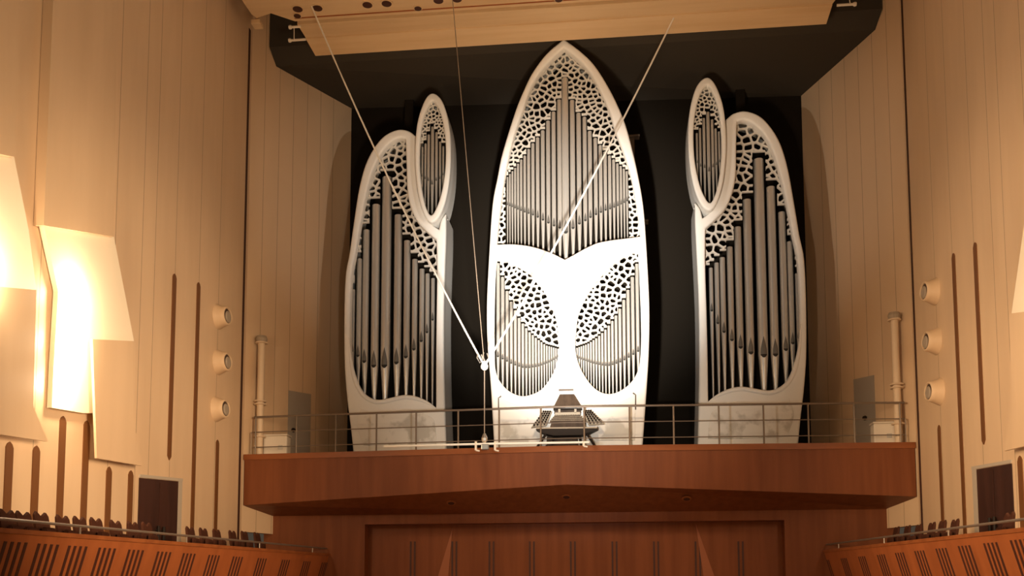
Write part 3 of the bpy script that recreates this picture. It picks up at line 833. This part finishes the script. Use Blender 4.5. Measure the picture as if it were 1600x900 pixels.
for nm, lp in (('arch_rim', up), ('eye_rim', el), ('eye_rim', er)):
    if nm == 'eye_rim': tube_xz(nm, resample(lp, 150), Y0-.165, .035, M_white, t)
    plate('backing', [lp], Y0+.75, .01, 0, M_void, t)
YPi = Y0+.25
# upper field
ux = [793, 796.7, 800.6, 804.9, 809.4, 814.3, 819.9, 826, 832.6, 840, 848, 856.3, 864.8, 873.6, 882.6, 894, 904, 913.3, 921.5, 930.2, 938, 945.3, 952.3, 958.7, 964.6, 969.8, 974.7, 979.3]
ut = [277, 272, 268, 263, 256.5, 250, 244, 234, 225, 216, 205, 190, 176, 157, 124, 158, 178, 184, 206, 217, 228, 238, 244, 250, 256, 260, 264, 268]
um = [320, 321.5, 323, 325, 327, 329, 331.5, 333.5, 336, 339.5, 344, 348.5, 353, 356.5, 364, 357, 350, 345, 340, 335.5, 332, 328.5, 326.5, 324, 321.5, 319, 316.5, 314]
lowu = lower_edge(up)
pxs, tps = [], []
for i, x0 in enumerate(ux):
    gaps = [abs(ux[j]-x0) for j in (i-1, i+1) if 0 <= j < len(ux)]
    w = min(gaps)*.84 if i != 14 else 11.5
    p = at(x0, ut[i], Y=YPi); r = w/2*(YPi-CAM[1])/F
    pipe(t, p[0], YPi, p[2], float(at(x0, um[i], Y=YPi)[2]), lowu(p[0])-.15, r, r*3.4, 12)
    pxs.append(p[0]); tps.append(p[2])
botz = float(at(780, 386, Y=Y0)[2])
def lu(x):
    if x < pxs[0]-.045 or x > pxs[-1]+.045: return lowu(x)-.05
    return tps[int(np.argmin([abs(x-q) for q in pxs]))]+.035
screen('carved_screen', up, lu, Y0+.14, .165, .019, .0135, M_screen, t, thick=.06)
# eye fields
def eye(lp, topx, topy, mx, my, xs):
    low = lower_edge(lp); ft = interp(topx, topy); fm = interp(mx, my); P_, T_ = [], []
    for i, x0 in enumerate(xs):
        gaps = [abs(xs[j]-x0) for j in (i-1, i+1) if 0 <= j < len(xs)]
        p = at(x0, ft(x0), Y=YPi); r = min(gaps)*.86/2*(YPi-CAM[1])/F
        pipe(t, p[0], YPi, p[2], float(at(x0, fm(x0), Y=YPi)[2]), low(p[0])-.12, r, r*2.6, 10)
        P_.append(p[0]); T_.append(p[2])
    def le(x):
        return T_[int(np.argmin([abs(x-q) for q in P_]))]+.045
    screen('carved_screen', lp, le, Y0+.14, .19, .025, .0135, M_screen, t, thick=.06)
xsL, x = [], 778.3
w = 7.2
while x < 873: xsL.append(x); x += w; w = max(3.4, w*.955)
eye(el, [778.3, 785.5, 791.5, 797, 803, 809, 813, 818, 823, 828, 835, 840, 847, 853, 875], [412, 433.5, 453, 468, 481, 493, 501, 507.5, 514, 520, 526, 530.5, 535.5, 540, 546],
    [776, 790, 801.7, 816.7, 826.7, 843, 860, 875], [556, 563, 569, 574, 574.5, 571.7, 565, 556], xsL)
xsR, x = [], 995.2
w = 7.2
while x > 900: xsR.append(x); x -= w; w = max(3.4, w*.955)
eye(er, [995.2, 988, 982, 975.5, 969.6, 964, 953, 943, 931.7, 918, 898], [413, 433.6, 451.6, 467, 480.5, 491, 507, 519, 529, 538, 545],
    [996.7, 983, 970, 953, 943, 926.7, 910, 898], [548, 557, 565, 571, 571, 567.5, 561.7, 556.7], xsR)
# base: relief panels with a curved top, small hooks, pedestal
for k, pts in ((-1, [(779, 622), (790, 627), (808, 634), (830, 634), (850, 628), (851, 694), (781, 696)]), (1, [(993, 617), (982, 624), (964, 631), (940, 631), (926, 625), (926, 690), (992, 690)])):
    b = spline(xz(pts, Y0), (0, 4, 5, 6)); b = [(x, max(z, .03)) for x, z in b]
    plate('relief_panel', [b], Y0-.175, .012, .008, M_base, t)
    a = xz(pts[:5], Y0-.19); tube_xz('moulding', spline(a, closed=False), Y0-.19, .018, M_frame if False else M_white, t, closed=False, n=6)
    h = xz([(pts[0][0], 640), pts[0], (pts[0][0]+4*(-k)*-1*-1, pts[0][1]-3)], Y0-.19)
    tube_xz('hook', h, Y0-.19, .02, M_frame, t, closed=False, n=6)
b = xz([(868, 607), (898, 606), (905, 640), (915, 695), (855, 696), (863, 640)], Y0-.2)
b[3] = (b[3][0], .0); b[4] = (b[4][0], 0.)
plate('pedestal', [b], Y0-.14, .03, .02, M_white, t)
a, c = at(873, 610, Y=Y0-.2), at(896, 608, Y=Y0-.2)
bm = bmesh.new(); add_box(bm, (a[0], Y0-.24, a[2]-.02), (c[0], Y0-.19, a[2]+.03), .008); obj('pedestal_slot', bm, M_frame, t)  # dark strip for the narrow slot in the pedestal

for t in towers+[ctr]:
    base_at(t)

# ---------- console
YK = .02
def Kp(x, y, Y): q = at(x, y, Y=Y); return (float(q[0]), float(q[1]), float(q[2]))
k = thing('organ_console', 'dark organ console with stepped manuals and stop knobs below the central tower', 'organ console', (-.05, YK+.2, 0))
bm = bmesh.new(); add_prism(bm, [Kp(874.5, 617, YK+.15), Kp(897, 616.5, YK+.15), Kp(909.5, 637, YK+.05), Kp(864.5, 637, YK+.05)], (0, .06, .03)); obj('hood', bm, M_walnut, k)
bm = bmesh.new(); a = Kp(864.5, 637.5, YK+.05); b = Kp(909.5, 637.5, YK+.05); add_prism(bm, [a, b, (b[0], a[1], a[2]-.05), (a[0], a[1], a[2]-.05)], (0, .3, 0)); obj('hood_edge', bm, M_ebony, k)
a, b = Kp(867, 644.5, YK), Kp(906.5, 649.5, YK)
bm = bmesh.new(); add_box(bm, (a[0], YK, b[2]), (b[0], YK+.03, a[2]), .006)
for px in (874, 899): 
    q = Kp(px, 640, YK); add_box(bm, (q[0]-.03, YK, a[2]-.02), (q[0]+.03, YK+.03, q[2]+.02), .004)
obj('music_desk', bm, M_console_light, k)
bm = bmesh.new(); a, b = Kp(866, 638.5, YK+.15), Kp(908, 646, YK+.15); add_box(bm, (a[0], YK+.15, b[2]), (b[0], YK+.2, a[2])); obj('upper_panel', bm, M_walnut, k)
for i in range(4):                                        # four manuals stepping towards the player
    y0 = YK-.02-i*.07; a, b = Kp(866-i*2.2, 650+i*2.6, y0), Kp(907+i*2.2, 652.2+i*2.6, y0)
    bm = bmesh.new(); add_box(bm, (a[0], y0-.07, b[2]), (b[0], y0+.05, a[2])); mn = obj('manual', bm, M_walnut, k)
    bm = bmesh.new(); n = 40; wd = (b[0]-a[0])/n
    for j in range(n): add_box(bm, (a[0]+j*wd+.003, y0-.075, a[2]-.01), (a[0]+(j+1)*wd-.003, y0-.01, a[2]+.008))
    obj('keys', bm, M_ivory, mn)
    bm = bmesh.new()
    for j in range(n):
        if j % 7 in (0, 1, 3, 4, 5): add_box(bm, (a[0]+(j+.7)*wd, y0-.05, a[2]+.008), (a[0]+(j+1.3)*wd, y0-.01, a[2]+.022))
    obj('sharps', bm, M_ebony, mn)
# wing desk with a hull-shaped underside
bm = bmesh.new(); yd = YK-.36
tp = [Kp(837, 669.5, yd), Kp(933.5, 668.5, yd)]
hull = [Kp(837, 670, yd), Kp(934, 669, yd), Kp(922, 675, yd), Kp(908, 679.5, yd), Kp(865, 680.5, yd), Kp(850, 677, yd)]
add_prism(bm, hull, (0, .4, 0)); obj('desk', bm, M_ebony, k)
bm = bmesh.new(); add_prism(bm, [Kp(838, 668, yd), Kp(933, 667, yd), Kp(933, 669.5, yd), Kp(838, 670.5, yd)], (0, .36, 0)); obj('desk_top', bm, M_console_light, k)
bm = bmesh.new(); add_prism(bm, [Kp(862, 659, YK-.3), Kp(911, 658.5, YK-.3), Kp(913, 667, YK-.3), Kp(859, 668, YK-.3)], (0, .22, 0)); obj('key_slip', bm, M_walnut, k)
for sd in (-1, 1):                                        # stop jambs, knobs in slanting rows
    if sd < 0: quad = [(848, 643), (861, 643.5), (852, 665), (830, 668)]
    else: quad = [(912, 642.5), (924, 642), (944, 662), (921, 664)]
    Yj = [YK+.05, YK+.05, YK-.22, YK-.22]
    Q = [np.array(Kp(x, y, Y)) for (x, y), Y in zip(quad, Yj)]
    bm = bmesh.new(); add_prism(bm, [tuple(q) for q in Q], (0, .05, -.02)); j = obj('stop_jamb', bm, M_console_light, k)
    for r in range(7):
        for c in range(4):
            u, v = (c+.5)/4, (r+.5)/7
            q = (Q[0]*(1-u)+Q[1]*u)*(1-v)+(Q[3]*(1-u)+Q[2]*u)*v
            bm = bmesh.new(); add_lathe(bm, tuple(q), [(.010, -.01), (.010, .05), (.026, .055), (.03, .07), (.02, .085)], 8, (-.25*sd, -.9, .35)); obj('stop_knob', bm, M_ebony, j)
    bm = bmesh.new(); a_, b_ = (Q[1], Q[2]) if sd < 0 else (Q[0], Q[3]); add_tube(bm, [tuple(a_), tuple(b_)], .03); obj('key_cheek', bm, M_console_light, k)
for x0, x1, Y in ((853, 839, YK-.3), (917, 930, YK-.3), (866, 862, YK-.1), (905, 909, YK-.1)):
    a = Kp(x0, 678, Y); b = Kp(x1, 700, Y)
    bm = bmesh.new(); add_tube(bm, [a, (b[0], b[1], 0)], .035); obj('leg', bm, M_ebony, k)
bm = bmesh.new(); a, b = Kp(854, 682, YK), Kp(903, 697, YK); add_box(bm, (a[0], YK, 0), (b[0], YK+.1, a[2]), .01); obj('knee_panel', bm, M_walnut, k)
bm = bmesh.new()
for i in range(20): add_box(bm, (a[0]+i*.045, YK-.36, 0), (a[0]+i*.045+.03, YK-.02, .06))
obj('pedalboard', bm, M_ebony, k)
base_at(k)

# ================================================================== HANGING MICROPHONE RIG
Ym = -4.0
def mp(x, y): return Vector(at(x, y, Y=Ym))
node = mp(757, 572)
rig = thing('microphone_rig', 'white microphone bar hung on three cords in front of the organ loft', 'microphone', tuple(node))
def cord(top, mid_px, r, m, sub=14):
    b = Vector(node); a = Vector(top); c = (a+b)/2
    # slight sag
    q = at(*mid_px, Y=c.y); c2 = Vector(q)*2-(a+b)/2
    pts = [a*(1-t)**2+c2*2*t*(1-t)+b*t*t for t in (i/sub for i in range(sub+1))]
    bm = bmesh.new(); add_tube(bm, pts, r, 6); obj('cord', bm, m, rig)
cord(at(487, 10, Z=Zu+.03), (612, 289), .022, M_rope)
cord(at(1053, 27, Y=-.35), (912, 303), .024, M_rope)
bm = bmesh.new(); top = mp(702, -60); add_tube(bm, [top, node], .010, 6); obj('cord', bm, M_wire, rig)
bm = bmesh.new(); add_lathe(bm, node, [(.03, -.1), (.08, -.06), (.09, 0), (.06, .08), (.03, .12)], 12); obj('knot', bm, M_rope, rig)
for x, y in ((750, 558), (759, 556)):
    bm = bmesh.new(); q = mp(x, y); add_tube(bm, [q+Vector((-.05, 0, .08)), q+Vector((-.07, -.01, -.02)), q+Vector((0, -.02, -.14)), q+Vector((.07, -.01, -.06)), q+Vector((.03, 0, .06))], .014, 6); obj('carabiner', bm, M_steel, rig)
low = mp(757, 686)
bm = bmesh.new(); add_tube(bm, [node, low], .014, 6); obj('drop_cable', bm, M_wire, rig)
bm = bmesh.new(); add_lathe(bm, low, [(.03, -.09), (.07, -.05), (.075, .02), (.03, .13)], 12); obj('swivel', bm, M_steel, rig)
bm = bmesh.new(); add_tube(bm, [mp(600, 697.5), mp(757, 693.5), mp(921, 691)], .026, 8); obj('bar', bm, M_rope, rig)
for x in (743.5, 773.5, 912):
    bm = bmesh.new(); a = mp(x, 690); b = mp(x, 703.5 if x < 900 else 697); add_tube(bm, [a, b], .028, 10); add_tube(bm, [b, b+Vector((.09, 0, -.02))], .02, 8); obj('microphone', bm, M_whitebox, rig)
bm = bmesh.new(); a = mp(752, 694); b = mp(764, 703)
add_box(bm, (a.x, a.y-.05, b.z), (b.x, a.y+.05, a.z), .02); obj('clamp', bm, M_steel, rig)
base_at(rig)

# ================================================================== LIGHT
w = bpy.data.worlds.new('hall'); S.world = w; w.use_nodes = True
w.node_tree.nodes['Background'].inputs[0].default_value = (1, .78, .55, 1)
w.node_tree.nodes['Background'].inputs[1].default_value = .06
def light(name, typ, loc, tgt, e, col, **kw):
    ld = bpy.data.lights.new(name, typ); ld.energy = e; ld.color = col
    for a, b in kw.items(): setattr(ld, a, b)
    lo = bpy.data.objects.new(name, ld); C.objects.link(lo); lo.location = loc
    lo.rotation_euler = (Vector(tgt)-Vector(loc)).to_track_quat('-Z', 'Y').to_euler(); return lo
SPD = math.radians
light('organ_spot', 'SPOT', (0, -15, -2.2), (-.05, 1, 4.6), 4000, (1, .95, .87), spot_size=SPD(52), spot_blend=1, shadow_soft_size=.2)
light('organ_beam', 'SPOT', (0, -15, -2.2), (-.05, 1, 5.1), 36000, (1, .96, .90), spot_size=SPD(31), spot_blend=1, shadow_soft_size=.2)
for sx in (-1, 1):
    light('arc_shadow_helper', 'SPOT', (-sx*6.2, -9, 4.5), (sx*7.0, 2.6, 8.2), 1500, (1, .95, .88), spot_size=SPD(30), spot_blend=1, shadow_soft_size=.12)  # added unseen spots so the side towers throw arcs on the splayed walls
    light('wall_wash', 'SPOT', (-sx*5, -19, 0), (sx*9.25, -7.2, .6), 7600, (1, .72, .45), spot_size=SPD(39), spot_blend=.75, shadow_soft_size=1.2)  # added warm spots, cones cut so the alcove rear falls dark
    light('upper_wash', 'SPOT', (-sx*5, -19, 4), (sx*9.25, -8.4, 6), 3400, (1, .72, .45), spot_size=SPD(44), spot_blend=.6, shadow_soft_size=1.2)
    light('gallery_wash', 'SPOT', (-sx*4, -20, -2), (sx*7.8, -7.0, -3.0), 8500, (1, .72, .45), spot_size=SPD(36), spot_blend=.8, shadow_soft_size=.8)  # added unseen spots to brighten the gallery parapets
light('canopy_wash', 'SPOT', (0, -13, 0), (0, -1, 12.3), 4000, (1, .71, .43), spot_size=SPD(70), spot_blend=1, shadow_soft_size=.8)
light('stage_wash', 'SPOT', (0, -18, 9), (0, 0, -1.2), 6500, (1, .72, .45), spot_size=SPD(34), spot_blend=1, shadow_soft_size=1.)
light('stage_bounce', 'AREA', (0, -5, -6.3), (0, -1, 0), 190, (1, .62, .36), shape='RECTANGLE', size=14, size_y=4)  # added area light standing in for bounce off the stage floor
